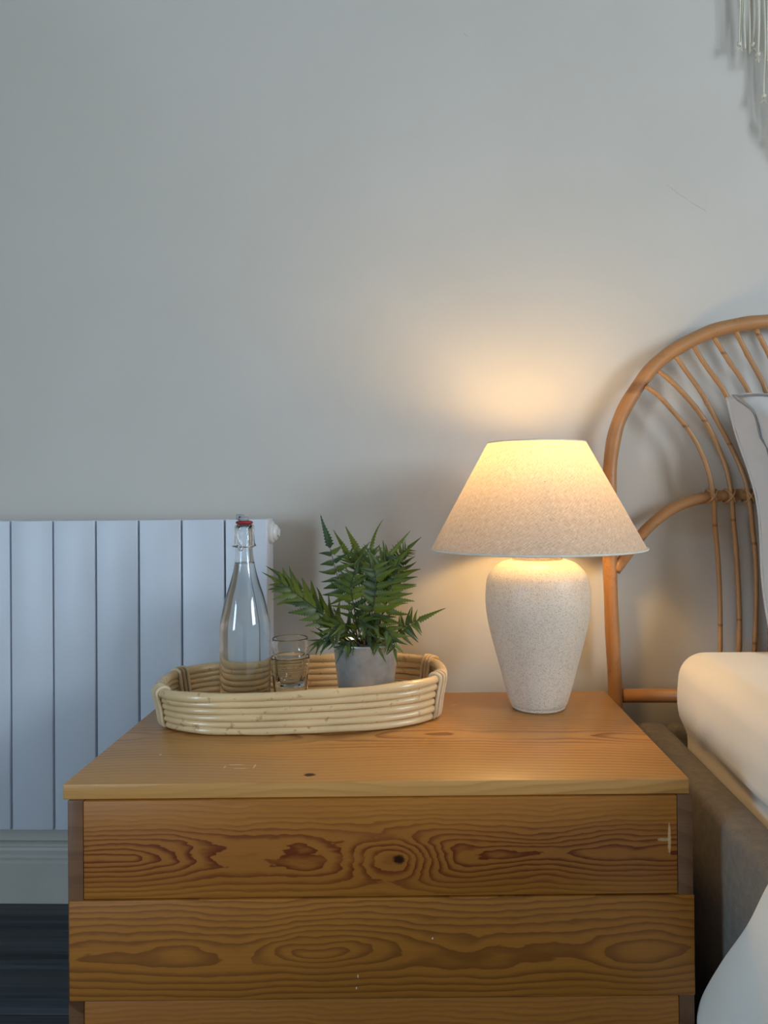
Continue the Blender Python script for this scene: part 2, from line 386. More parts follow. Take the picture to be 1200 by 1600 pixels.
# floor boards
fl = struct(box('floor', (XL - .1, YB - .1, FL - .06), (XR + .1, YW + .1, FL - .016), M['dark_back']))
pw = 0.1145; y = YW
k = 0
base_plank = None
while y > YB:
    o = None
    if base_plank is None:
        o = box('plank', (XL, -pw + .0012, -.018), (XR, 0, 0), M['floor'], fl, bev=.0012, seg=1); base_plank = o
    else:
        o = base_plank.copy(); COL.objects.link(o); o.parent = fl
    o.location = (0, y - 0.0, FL + rnd.uniform(-.0004, .0004)); y -= pw
# skirting: board with a moulded top, as extruded profile
def skirting(name, x0, x1, y, flip=1):
    prof = [(0, 0), (-.020, 0), (-.020, .080), (-.0175, .083), (-.0175, .086), (-.0185, .090), (-.0175, .096), (-.012, .102), (-.0105, .107), (-.0125, .110), (-.010, .114), (-.006, .117), (0, .117)]
    bm = bmesh.new(); A = [bm.verts.new((x0, y + p[0] * flip, FL + p[1])) for p in prof]; B = [bm.verts.new((x1, y + p[0] * flip, FL + p[1])) for p in prof]
    for i in range(len(prof)): j = (i + 1) % len(prof); bm.faces.new((A[i], A[j], B[j], B[i]))
    bm.faces.new(A); bm.faces.new(B[::-1])
    return struct(finish(name, bm, M['gloss_white'], smooth=False))
skirting('baseboard_back', XL, XR, YW)
skirting('baseboard_front', XL, XR, YB, -1)
struct(box('baseboard_left', (XL, YB + .02, FL), (XL + .02, YW - .02, FL + .117), M['gloss_white']))
struct(box('baseboard_right', (XR - .02, YB + .02, FL), (XR, YW - .02, FL + .117), M['gloss_white']))

# ------------------------------------------------------------------ radiator
RX1, RY, RZ1, RZ0 = -0.3150, 1.425, -0.0440, -0.6235
pitch = 0.0811
rad = thing('radiator', (RX1 - 5.5 * pitch, RY + .03, RZ0), 'white flat-fronted column radiator on the wall left of the chest', 'radiator')
NS = 11
sec = None
for i in range(NS):
    cx = RX1 - pitch * (i + .5) - rad.location.x
    if sec is None:
        bm = bmesh.new(); add_box(bm, (-.03865, -.03, 0), (.03865, .028, RZ1 - RZ0), .0016, 3)
        sec = sharp(finish('radiator_section', bm, M['radiator'], rad), 50); o = sec
    else:
        o = sec.copy(); COL.objects.link(o); o.parent = rad
    o.location = (cx, rnd.uniform(-.0004, .0004), 0)
box('manifold', (-5.5 * pitch, -.012, .03), (5.5 * pitch - .003, .018, .06), M['radiator'], rad)
box('manifold', (-5.5 * pitch, -.012, .50), (5.5 * pitch - .003, .018, .53), M['radiator'], rad)
for xx in (-.3, .3): box('wall_bracket', (xx, .02, .40), (xx + .03, .0795, .50), M['radiator'], rad)
def xdisc(name, segs, mat, parent, loc, n=40):
    bm = bmesh.new(); add_lathe(bm, segs, n); o = finish(name, bm, mat, parent, loc=loc); o.rotation_euler = (0, R(90), 0); return sharp(o, 40)
px = 5.5 * pitch - .002
plug = xdisc('end_plug', [(0, 0), (.0215, 0), (.0215, .005), (.0205, .0065), (.0185, .0075), (.0165, .0078), (.0150, .0125), (.0125, .0145), (0, .0145)], M['plug'], rad, (px, 0.000, RZ1 - RZ0 - .0262))
bm = bmesh.new(); add_lathe(bm, [(0, .0135), (.0085, .0135), (.0085, .0175), (.0075, .0185), (0, .0185)], 6); hx = finish('hex_nut', bm, M['plug'], plug, smooth=False)

# ------------------------------------------------------------------ chest of drawers
chest = thing('chest_of_drawers', (-0.4793, 0.9701, FL), 'low orange pine chest of drawers used as a bedside table, between radiator and bed', 'chest of drawers', rz=0.0274)
ZT = H - 0.3663
D = 0.4376
box('top', (0, 0, ZT - .0195), (.8, D, ZT), M['top'], chest, bev=.0012)
bx0, bx1, by0 = .0075, .8030, -.0035
box('side_panel', (bx0, by0, .0), (bx0 + .0195, D - .01, ZT - .0195), M['side'], chest, bev=.0008)
box('side_panel', (bx1 - .0195, by0, .0), (bx1, D - .01, ZT - .0195), M['side'], chest, bev=.0008)
box('back_panel', (bx0 + .02, D - .016, .03), (bx1 - .02, D - .011, ZT - .0195), M['dark_back'], chest)
def drawer(z0, z1, x0, x1, y0, mat):
    o = box('drawer', (x0, y0, z0), (x1, y0 + .019, z1), mat, chest, bev=.001)
    bm = bmesh.new(); t = .012; a, b_, c, d = bx0 + .032, bx1 - .032, y0 + .019, D - .03
    for lo, hi in (((a, c, z0 + .01), (a + t, d, z1 - .015)), ((b_ - t, c, z0 + .01), (b_, d, z1 - .015)), ((a + t, d - t, z0 + .01), (b_ - t, d, z1 - .015)), ((a + t, c, z0 + .01), (b_ - t, d - t, z0 + .016))): add_box(bm, lo, hi)
    finish('drawer_box', bm, M['dark_back'], o, smooth=False); return o
drawer(.2985, ZT - .0203, bx0 + .0202, bx1 - .0202, by0 - .0006, M['front1'])
drawer(.1705, .2970, bx0 + .0022, bx1 + .0002, by0 - .0026, M['front2'])
drawer(.0440, .1690, bx0 + .0202, bx1 - .0202, by0 - .0006, M['front3'])
box('plinth', (bx0 + .0205, .02, .0), (bx1 - .0205, .04, .042), M['front3'], chest)

# ------------------------------------------------------------------ rattan tray
TZ = -0.3663
TC = (-0.226, 1.295); TA = R(6)
tray = thing('rattan_tray', (TC[0], TC[1], TZ + .0015), 'oval pale rattan tray of stacked glossy coils on the chest top', 'tray', rz=TA)
def oval(a, b, z, n=96, e=3.1, wob=0.0, seed=0, tilt=0.0, back=0.0):
    out = []
    for k in range(n):
        t = 2 * math.pi * k / n; c, s = math.cos(t), math.sin(t)
        x = a * math.copysign(abs(c) ** (2 / e), c); y_ = b * math.copysign(abs(s) ** (2 / e), s)
        w = wob * noise.noise(Vector((math.cos(t) * 2.2, math.sin(t) * 2.2, seed * 5.3 + 2)))
        out.append(Vector((x * (1 + w * 2), y_ * (1 + w * 3), z + w * 0.22 + tilt * x)))
    return out
def resample(P, n):
    L = [0.0]; m = len(P)
    for i in range(m): L.append(L[-1] + (P[(i + 1) % m] - P[i]).length)
    out = []; j = 0
    for k in range(n):
        d = L[-1] * k / n
        while L[j + 1] < d: j += 1
        out.append(P[j].lerp(P[(j + 1) % m], (d - L[j]) / max(1e-9, L[j + 1] - L[j])))
    return out
NC = 6
for i in range(NC):
    f = i / (NC - 1); zc = .0058 + f * .0545; rr = .0057 if i < NC - 1 else .0076
    P = resample(oval(.225 + .009 * f, .1235 + .004 * f, zc, 200, e=2.8, wob=.007, seed=i, tilt=.024 * f), 150)
    seed = i * 11.7
    bm = bmesh.new(); add_tube(bm, P, lambda q, t: rr * (1 + .26 * noise.noise(Vector((math.cos(6.283 * t) * 3, math.sin(6.283 * t) * 3, seed)))), 12, closed=True)
    finish('rattan_coil', bm, M['coil'], tray)
# woven base: parallel thin canes
bm = bmesh.new()
for q in range(-9, 10):
    y_ = q * .012; xm = .218 * max(0.0, 1 - abs(y_ / .118) ** 3.1) ** (1 / 3.1)
    if xm > .02: add_tube(bm, [(-xm, y_, .0052), (0, y_, .0052), (xm, y_, .0052)], .0052, 8)
tag(finish('tray_base', bm, M['coil'], tray), kind=None)
for k in range(4):
    sx, sy = ((-1, -1), (-1, 1), (1, 1), (1, -1))[k]
    tt = math.atan2(sy * 0.42, sx * 1.0) if True else 0
    for q in range(3):
        t = tt + (q - 1) * 0.075 * (1 if sx * sy > 0 else -1)
        c, s = math.cos(t), math.sin(t); e = 2.8
        def pt(f, out, dz=0.0):
            a, b = .225 + .009 * f + out, .121 + .004 * f + out
            return Vector((a * math.copysign(abs(c) ** (2 / e), c), b * math.copysign(abs(s) ** (2 / e), s), .0058 + f * .0545 + dz + .024 * f * a * (1 if c > 0 else -1) * abs(c) ** (2 / e)))
        loop = [pt(-.02, 0, -.0000), pt(0, .0075), pt(.5, .0078), pt(1, .0090), pt(1, .0055, .0070), pt(1, -.001, .0090), pt(1, -.0070, .0060), pt(1, -.0092), pt(.5, -.0078), pt(0, -.0075)]
        bm = bmesh.new(); add_tube(bm, catmull(loop + [loop[0]], 4)[:-1], .0030, 8, closed=True)
        finish('cane_binding', bm, M['cane'], tray)

# ------------------------------------------------------------------ swing-top bottle
TB = TZ + .0110
B = thing('swing_top_bottle', (-0.3145, 1.250, TB), 'clear glass swing-top water bottle with a red seal at the left of the rattan tray', 'bottle')
outer = [(0, .002), (.025, .001), (.034, 0), (.0395, .003), (.0405, .010), (.0407, .060), (.0407, .125), (.0400, .146), (.0380, .158), (.0315, .188), (.0240, .212), (.0185, .232), (.0150, .252), (.0140, .266), (.0142, .272), (.0160, .275), (.0164, .284), (.0150, .292), (.0160, .300), (.0160, .305), (.0140, .308)]
inner = [(.0100, .308), (.0100, .272), (.0104, .262), (.0122, .246), (.0155, .230), (.0210, .210), (.0287, .186), (.0350, .158), (.0372, .146), (.0378, .125), (.0378, .060), (.0375, .012), (.034, .008), (.020, .010), (0, .014)]
def smooth_prof(p, n=4): return [(max(0.0, v.x), v.y) for v in catmull([(a, b, 0) for a, b in p], n)]
lathe('bottle_glass', smooth_prof(outer, 3) + smooth_prof(inner, 3), M['glass'], B, 72)
wlev = .246
wp = [(0, wlev)] + [(r, z) for r, z in [(.0119, wlev), (.0124, wlev - .001)]] + [(r + .0004, z) for r, z in inner if z < wlev - .003]
wp = [(0, wlev), (.0110, wlev), (.0126, wlev + .0004), (.0128, wlev - .002)] + [(max(0, r + .0005), z - .0003) for r, z in smooth_prof(inner, 3) if z < wlev - .004]
wp[-1] = (0, wp[-1][1])
lathe('water', wp, M['water'], B, 72)
lathe('rubber_seal', [(0, .3085), (.0105, .3085), (.0130, .3095), (.0140, .3115), (.0130, .3135), (.010, .3145), (0, .3145)], M['rubber'], B, 32)
st = lathe('stopper', [(0, 0), (.0085, 0), (.0090, .002), (.0080, .005), (.0060, .0065), (0, .007)], M['grey_cap'], B, 24); st.location = (-.001, 0, .3145)
bm = bmesh.new(); add_box(bm, (-.0065, -.004, 0), (.0065, .004, .0090), .0015); lug = finish('stopper_lug', bm, M['grey_cap'], B, loc=(-.0060, -.002, .3160))
hole = xdisc('lug_hole', [(0, 0), (.0017, 0), (.0017, .0006), (0, .0006)], M['dark_back'], lug, (0, -.0040, .0045), 12); hole.rotation_euler = (R(90), 0, 0)
wire = [(-.0155, 0, .2725)]
tube('wire_bail', catmull([(-.0185, -.004, .2735), (-.0150, -.0105, .273), (-.006, -.0185, .2745), (-.0035, -.0185, .268), (.0005, -.0180, .2675), (.0010, -.0180, .2740), (-.0030, -.0195, .2790), (-.0060, -.0190, .290), (-.0065, -.0165, .303), (-.0070, -.0080, .3150), (-.006, -.004, .3195)], 6), .00095, M['steel'], B, 8)
tube('neck_wire', [(.0172 * math.cos(a), .0172 * math.sin(a), .2735 + .0012 * math.sin(a)) for a in [2 * math.pi * k / 40 for k in range(40)]], .0009, M['steel'], B, 8, closed=True)
tube('wire_bail', catmull([(.0185, 0, .2735), (.0172, -.004, .280), (.0165, -.005, .292), (.0145, -.005, .303), (.0105, -.003, .312), (0, -.002, .3200), (-.006, -.003, .3200)], 6), .0009, M['steel'], B, 8)

# ------------------------------------------------------------------ two stacked tumblers
def tumbler(loc, label):
    t = thing('glass_tumbler', loc, label, 'glass')
    hgt = .082
    def fac(a, z, i):
        f = 0.030 * max(0.0, min(1.0, (z - .006) / .006)) * max(0.0, min(1.0, (.056 - z) / .004))
        w = math.pi / 9; b = (a % (2 * w)) - w
        return 1 - f * (1 - (abs(b) / w) ** 2)
    outp = smooth_prof([(.0245, .0005), (.0262, .004), (.0275, .014), (.0290, .030), (.0303, .044), (.0312, .0525), (.0318, .057), (.0319, .060), (.0322, .070), (.0327, .080)], 3) + [(.0325, hgt - .0003), (.0320, hgt)]
    inp = [(.0315, hgt - .0003)] + smooth_prof([(.0312, .080), (.0308, .070), (.0303, .060), (.0290, .048), (.0274, .030), (.0256, .016), (.0225, .0085), (.018, .0075)], 3) + [(0, .0075)]
    outp = [(0, .0015), (.018, .0012)] + outp
    no = len(outp)
    lathe('tumbler_glass', outp + inp, M['glass'], t, 144, mod=lambda a, z, i: fac(a, z, i) if i < no else 1.0)
    return t
g1 = tumbler((-.2505, 1.302, TB), 'lower clear faceted glass tumbler, standing in the tray and holding the other')
g2 = tumbler((-.2507, 1.302, TB + .0315), 'upper clear faceted glass tumbler, nested inside the one below it'); g2.rotation_euler = (0, 0, R(17))
for c in g2.children: c.scale = (.915, .915, 1.0)
for c in list(g1.children): pass

# ------------------------------------------------------------------ potted fern
PC = (-0.1205, 1.290); PZ = -0.2455
pot = thing('potted_fern', (PC[0], PC[1], TB), 'green fern with serrated fronds in a small galvanised metal pot', 'plant')
ph = PZ - TB
lathe('pot', [(0, .002), (.040, .001), (.0425, 0), (.0435, .002), (.0545, ph - .006), (.0560, ph - .003), (.0568, ph), (.0558, ph + .0012), (.0546, ph - .001), (.0530, ph - .006), (.0425, .004), (0, .004)], M['zinc'], pot, 64)
lathe('soil', [(.0, ph - .004), (.03, ph - .0045), (.0530, ph - .0065), (.050, ph - .03), (0, ph - .03)], M['soil'], pot, 32)

leaf_meshes = []
def leaf_mesh(seed, wd, droop, ser=11):
    r_ = random.Random(seed); bm = bmesh.new(); n = 22; rows = []
    for i in range(n + 1):
        t = i / n
        wv = wd * (math.sin(math.pi * min(1, t * 1.9 + .12)) if t < .2 else 1.0) * (1 - t) ** .85 * 1.25 if t < 1 else 0
        wv = wd * min(1.0, (t / .10 + .25)) * (1 - t) ** 0.75 * (1.0 + .12 * math.sin(t * 6))
        tooth = (i % 2) * .38 * wv
        zc = -droop * t * t; yc = .06 * math.sin(t * 2.4 + seed)* t
        a, b = wv - tooth, wv - (i % 2) * .38 * wv
        rows.append([bm.verts.new((t, yc + a, zc - a * .35)), bm.verts.new((t + .0, yc, zc + .0)), bm.verts.new((t, yc - b, zc - b * .35))])
    for A, B_ in zip(rows, rows[1:]):
        bm.faces.new((A[0], A[1], B_[1], B_[0])); bm.faces.new((A[1], A[2], B_[2], B_[1]))
    me = bpy.data.meshes.new('leaflet'); bm.to_mesh(me); bm.free(); me.materials.append(M['leaf'])
    for p in me.polygons: p.use_smooth = True
    return me
for s in range(6): leaf_meshes.append(leaf_mesh(s, .135 + .022 * (s % 3), .10 + .09 * (s % 3)))
term_mesh = leaf_mesh(31, .13, .10)
curl_mesh = leaf_mesh(37, .10, .75)
PXM = .001075
nleaf = 0
def frond(ctrl, facing, pairs, length, s0=.22, width=1.0, term=.06, ang=28, curl=False, termw=1.0):
    """ctrl: (right, up, toward camera) offsets in mm from the pot rim centre"""
    global nleaf
    P = catmull([(c[0] * .001, -c[2] * .001, ph + c[1] * .001) for c in ctrl], 10); m = len(P) - 1
    fr = tube('frond', P, lambda i, t: .0013 * (1 - t * .65), M['stem'], pot, 6)
    N0 = Vector(facing).normalized()
    def at(s):
        q = s * m; i = min(int(q), m - 1); p = P[i].lerp(P[i + 1], q - i); T = (P[min(i + 2, m)] - P[max(i - 1, 0)]).normalized(); return p, T
    def put(me, p, dx, nz, L, wd):
        global nleaf
        dx = dx.normalized(); nz = (nz - dx * nz.dot(dx)).normalized(); dy = nz.cross(dx)
        o = bpy.data.objects.new('leaflet', me); COL.objects.link(o); o.parent = fr
        o.matrix_local = Matrix(((dx.x * L, dy.x * L * wd, nz.x * L, p.x), (dx.y * L, dy.y * L * wd, nz.y * L, p.y), (dx.z * L, dy.z * L * wd, nz.z * L, p.z), (0, 0, 0, 1)))
        nleaf += 1
    for k in range(pairs):
        s = s0 + (0.93 - s0) * (k + .3) / pairs; p, T = at(s)
        N = (N0 - T * N0.dot(T)).normalized(); Bv = T.cross(N)
        f = (s - s0) / (1 - s0); L = length * (math.sin(math.pi * min(1, f * .62 + .30)) ** .8) * rnd.uniform(.9, 1.1)
        for sd in (-1, 1):
            a = R(ang + rnd.uniform(-8, 8) + 16 * f)
            dx = Bv * sd * math.cos(a) + T * math.sin(a) + N * rnd.uniform(-.18, .12)
            put(rnd.choice(leaf_meshes), p + T * (sd * .0008), dx, N + Bv * sd * rnd.uniform(-.1, .5), L, width * rnd.uniform(.9, 1.15))
    p, T = at(.93); N = (N0 - T * N0.dot(T)).normalized()
    put(curl_mesh if curl else term_mesh, p, T, N, term, termw)
frond([(-12, 0, 5), (-26, 62, 12), (-44, 108, 16), (-60, 172, 20)], (-.2, -1, .2), 7, .038, s0=.42, term=.058, ang=2, termw=1.1, width=1.25)
frond([(-10, 0, 10), (-52, 40, 38), (-104, 84, 52), (-138, 110, 58)], (.30, -.75, .60), 12, .044, s0=.14, term=.036, width=1.3, ang=38)
frond([(-12, 0, 0), (-60, 52, 18), (-108, 92, 30), (-134, 114, 36)], (.25, -.85, .45), 9, .040, s0=.20, term=.038, width=1.3, ang=36)
frond([(-10, -2, 25), (-40, 14, 46), (-62, 14, 58), (-74, 6, 62)], (.1, -.8, .7), 6, .034, s0=.15, term=.024, ang=34)
frond([(-4, 0, -6), (-8, 76, -8), (-20, 122, -6), (-33, 150, -4)], (-.3, -1, .1), 5, .032, s0=.45, term=.050)
frond([(0, 0, -14), (-5, 100, -20), (-10, 132, -24), (-16, 150, -26)], (.2, -1, .1), 5, .036, s0=.40, term=.052, termw=1.2)
frond([(4, 0, 4), (10, 84, 6), (9, 130, 6), (10, 156, 8)], (-.6, -1, .1), 7, .038, s0=.30, term=.052, curl=True)
frond([(12, 0, 10), (24, 84, 22), (32, 130, 24), (44, 148, 26)], (-.2, -1, .25), 8, .042, s0=.25, term=.056, termw=.8)
frond([(16, 0, 20), (28, 72, 32), (36, 114, 36), (50, 132, 36)], (-.2, -1, .35), 8, .040, s0=.22, term=.052, termw=.8)
frond([(16, 0, -16), (44, 104, -24), (56, 140, -26), (74, 156, -26)], (.4, -1, .2), 6, .024, s0=.50, term=.032, width=.8)
frond([(20, 0, 0), (50, 72, 4), (64, 116, 4), (62, 146, 4)], (-.5, -.9, .1), 8, .032, s0=.25, term=.026)
frond([(20, -2, 20), (52, 18, 34), (72, 34, 42), (92, 44, 48)], (-.1, -.8, .6), 5, .036, s0=.40, term=.052, ang=14)
frond([(4, 0, 30), (16, 60, 50), (22, 104, 52), (16, 136, 50)], (-.2, -1, .1), 9, .048, s0=.12, term=.032, width=1.15, ang=10)
frond([(8, 0, 28), (34, 56, 48), (46, 96, 48), (54, 122, 44)], (-.3, -1, .1), 8, .044, s0=.12, term=.030, width=1.1, ang=12)
frond([(-2, 0, 28), (-10, 40, 52), (2, 42, 64), (12, 10, 66)], (-.1, -.9, .5), 6, .032, s0=.18, term=.030, ang=30, width=1.1)
frond([(-6, 0, 24), (-26, 34, 46), (-44, 34, 60), (-58, 12, 66)], (.1, -.8, .6), 7, .036, s0=.12, term=.028, ang=34, width=1.1)
frond([(8, 0, 26), (32, 28, 46), (48, 16, 56), (52, -6, 58)], (-.1, -.9, .4), 6, .034, s0=.15, term=.028, ang=32, width=1.1)
frond([(-4, 0, 24), (-14, 60, 46), (-18, 98, 50), (-12, 120, 48)], (.1, -1, .1), 8, .042, s0=.12, term=.030, ang=14, width=1.1)
frond([(-8, -4, 26), (-16, 8, 44), (-26, 6, 54), (-34, -6, 58)], (.1, -.8, .6), 4, .028, s0=.10, term=.026, ang=24, width=1.2)
frond([(10, -4, 28), (16, 10, 46), (22, 8, 56), (28, -4, 60)], (-.1, -.9, .5), 4, .026, s0=.10, term=.026, ang=24, width=1.2)
frond([(2, -2, 22), (4, 22, 40), (14, 34, 50), (30, 36, 54)], (0, -.9, .4), 4, .036, s0=.10, term=.030, ang=10, width=1.3)

# ------------------------------------------------------------------ table lamp
LC = (0.1722, 1.322)
lamp = thing('table_lamp', (LC[0], LC[1], TZ), 'lit table lamp with speckled cream ceramic urn base and wide linen cone shade', 'lamp')
vz = [(0, .0005), (.043, .0005), (.0458, .003), (.0464, .006), (.0500, .013), (.0588, .043), (.0675, .0766), (.0765, .1094), (.0845, .1422), (.0888, .1718), (.0890, .198), (.0850, .2243), (.0690, .2441), (.0540, .2510), (.0425, .2540), (.0415, .2565), (.0418, .2600), (.0418, .2640), (.0400, .2655), (.0300, .2658), (0, .2658)]
lathe('lamp_base', smooth_prof(vz[1:-1], 4)[:0] + [(0, .0005)] + smooth_prof(vz[1:-1], 4) + [(0, .2658)], M['ceramic'], lamp, 96)
lathe('lamp_holder', [(0, .266), (.014, .266), (.014, .300), (.018, .302), (.018, .357), (.012, .360), (0, .360)], M['brass'], lamp, 24)
lathe('bulb', [(r, z + .360) for r, z in smooth_prof([(0, 0), (.010, .0), (.013, .012), (.024, .030), (.029, .048), (.024, .066), (.010, .076), (0, .077)], 3)], M['bulb'], lamp, 24)
sz0, sz1, sr0, sr1 = .2720, .4540, .1822, .0832
bm = bmesh.new(); add_lathe(bm, [(sr0 + (sr1 - sr0) * i / 24, sz0 + (sz1 - sz0) * i / 24) for i in range(25)], 128)
finish('lamp_shade', bm, M['shade'], lamp)
tube('shade_edging', [(sr0 * math.cos(a), sr0 * math.sin(a), sz0 + .001) for a in [2 * math.pi * k / 96 for k in range(96)]], .0019, M['trim'], lamp, 8, closed=True)
tube('shade_edging', [(sr1 * math.cos(a), sr1 * math.sin(a), sz1 - .001) for a in [2 * math.pi * k / 96 for k in range(96)]], .0012, M['trim'], lamp, 8, closed=True)
bm = bmesh.new()
for k in range(3):
    a = k * 2.094 + .5; add_tube(bm, [(.018 * math.cos(a), .018 * math.sin(a), .325), (.10 * math.cos(a), .10 * math.sin(a), .385), (.121 * math.cos(a), .121 * math.sin(a), .385)], .0011, 6)
finish('shade_carrier', bm, M['steel'], lamp)
for k in (0,): pass

# ------------------------------------------------------------------ rattan headboard
HX, HY = 1.03, 1.490
hb = thing('rattan_headboard', (HX, HY, FL), 'arched rattan headboard with fanned spindles against the wall behind the bed', 'headboard')
def hp(x, z, dy=0.0): return (x - HX, dy, z - FL)
hoop = [(0.3417, -0.60), (0.3417, -0.4019), (0.3386, -0.3083), (0.3351, -0.2096), (0.3331, -0.1109), (0.3334, -0.0171), (0.3355, 0.0495), (0.3444, 0.1088), (0.3596, 0.1531), (0.387, 0.1997), (0.4168, 0.2389), (0.4529, 0.2691), (0.4981, 0.2947), (0.5423, 0.3124), (0.5912, 0.3226), (0.64, 0.3270), (.74, .3330), (.88, .3365), (1.03, .3375)]
hoop = [(.3417, FL + .002)] + hoop + [(2 * HX - x, z) for x, z in hoop[-2::-1]] + [(2 * HX - .3417, FL + .002)]
tube('hoop', catmull([hp(x, z) for x, z in hoop], 6), lambda i, t: .0136 + .0004 * math.sin(i * .7), M['hoop'], hb, 20)
a2 = [(0.3430, -0.1500), (0.3669, -0.1186), (0.3966, -0.0793), (0.4214, -0.0548), (0.4559, -0.0304), (0.4902, -0.0169), (0.5245, -0.0097), (0.5587, -0.0066), (0.6075, -0.0045), (.80, -.002), (1.03, -.0015)]
a2 = a2 + [(2 * HX - x, z) for x, z in a2[-2::-1]]
tube('inner_arch', catmull([hp(x, z) for x, z in a2], 6), .0108, M['hoop'], hb, 16)
tube('bottom_rail', [hp(.3560, -.391), hp(.7, -.391), hp(1.3, -.391), hp(2 * HX - .3560, -.391)], .0132, M['hoop'], hb, 16)
SP = [
 [(0.4032, 0.2045), (0.4285, 0.1845), (0.4552, 0.1546), (0.4818, 0.1222), (0.5034, 0.085), (0.5177, 0.0406), (0.527, -0.0088), (0.5323, -0.063), (0.5366, -0.1171), (0.5395, -0.1762), (0.5404, -0.2352), (0.5397, -0.304), (.539, -.39)],
 [(0.428, 0.2363), (0.4484, 0.2163), (0.4751, 0.1889), (0.5017, 0.1565), (0.5233, 0.1218), (0.5401, 0.0847), (0.5533, 0.0402), (0.5611, -0.009), (0.5679, -0.0632), (0.5722, -0.1174), (0.5754, -0.1862), (0.5768, -0.2452), (0.5753, -0.3041), (.575, -.39)],
 [(0.4611, 0.2656), (0.4829, 0.2332), (0.5069, 0.1935), (0.5309, 0.1488), (0.5549, 0.1043), (0.574, 0.0647), (0.5882, 0.0203), (0.5965, -0.029), (0.6043, -0.0782), (0.6087, -0.1274), (0.6095, -0.1864), (0.6075, -0.2453), (0.6045, -0.3042), (.604, -.39)],
 [(0.4956, 0.2849), (0.5197, 0.2451), (0.5461, 0.2029), (0.5629, 0.1731), (0.5988, 0.1087), (0.6202, 0.0495), (0.6308, -0.0096), (0.635, -0.0686), (0.6363, -0.1374), (0.6346, -0.3043), (.634, -.39)],
 [(0.5358, 0.2992), (0.5613, 0.257), (0.5901, 0.2073), (0.6092, 0.1677), (.643, .09), (.660, 0.02), (.666, -.06), (.667, -.2), (.666, -.39)],
 [(0.5774, 0.311), (0.6004, 0.2639), (0.6242, 0.2119), (0.6337, 0.1871), (.672, .10), (.690, .02), (.698, -.06), (.700, -.2), (.700, -.39)],
 [(0.6165, 0.3129), (0.6394, 0.2659), (.668, .19), (.702, .10), (.722, .02), (.731, -.06), (.733, -.2), (.733, -.39)],
]
for x0 in (.668, .728, .79, .855):
    t = (x0 - .6165) / (1.03 - .6165); x1 = .733 + (x0 - .6165) * (1.03 - .733) / (1.03 - .6165)
    SP.append([(x0, .325), (x0 + (x1 - x0) * .35, .22), (x0 + (x1 - x0) * .75, .09), (x1, 0.0), (x1, -.2), (x1, -.39)])
SP += [[(.925, .33), (.96, 0), (.965, -.39)]]
allsp = SP + [[(1.03, .335), (1.03, 0), (1.03, -.39)]] + [[(2 * HX - x, z) for x, z in s] for s in SP]
for si, s in enumerate(allsp):
    sd = si * 3.1
    def rr(i, t, sd=sd): 
        v = ((t * 4.3 + sd) % 1.0); return .0047 + (.0007 if v < .04 else 0) - .0002 * math.sin(t * 9 + sd)
    tube('spindle', catmull([hp(x, z, -.012 if False else (-.0155 if -.06 < z < .05 else (-.0 if z > .23 or z < -.35 else -.008))) for x, z in s], 6), rr, M['spindle'], hb, 10)
    # cane binding where the spindle crosses the inner arch
    zc = min(s, key=lambda p: abs(p[1] + .006)); xc = zc[0]
    za = -.0045 if xc > .6 and xc < 1.46 else -.008
    if xc < 1.2:
        bm = bmesh.new()
        for tl in (-1, 1):
            loop = []
            for k in range(20):
                a = 2 * math.pi * k / 20; loop.append((xc - HX + .0085 * math.sin(a) * tl * 1.0, -.005 - .0185 * math.cos(a), za - FL + .0125 * math.sin(a)))
            add_tube(bm, loop, .0021, 6, closed=True)
        finish('cane_binding', bm, M['spindle'], hb)

# ------------------------------------------------------------------ bed frame
bedX0, bedX1, bedY0, bedY1 = .375, 1.685, -.50, 1.472
bed = thing('bed_frame', ((bedX0 + bedX1) / 2, (bedY0 + bedY1) / 2, FL), 'bed frame upholstered in mottled grey fabric, right of the pine chest', 'bed')
bc = bed.location
def bbox(name, lo, hi, mat, bev): 
    return box(name, (lo[0] - bc.x, lo[1] - bc.y, lo[2] - bc.z), (hi[0] - bc.x, hi[1] - bc.y, hi[2] - bc.z), mat, bed, bev, 4)
bbox('side_rail', (bedX0, bedY0, -.765), (bedX0 + .056, bedY1, -.434), M['grey_fabric'], .014)
bbox('side_rail', (bedX1 - .056, bedY0, -.765), (bedX1, bedY1, -.434), M['grey_fabric'], .014)
bbox('head_rail', (bedX0 + .054, bedY1 - .038, -.765), (bedX1 - .054, bedY1 - .0005, -.4345), M['grey_fabric'], .014)
bbox('foot_rail', (bedX0 + .054, bedY0 + .0005, -.765), (bedX1 - .054, bedY0 + .055, -.4345), M['grey_fabric'], .014)
bbox('bed_base', (bedX0 + .075, bedY0 + .06, -.60), (bedX1 - .075, bedY1 - .12, -.552), M['dark_back'], 0)
for x_ in (bedX0 + .01, bedX1 - .06):
    for y_ in (bedY0 + .02, bedY1 - .08): bbox('leg', (x_, y_, FL), (x_ + .05, y_ + .05, -.760), M['dark_back'], .002)

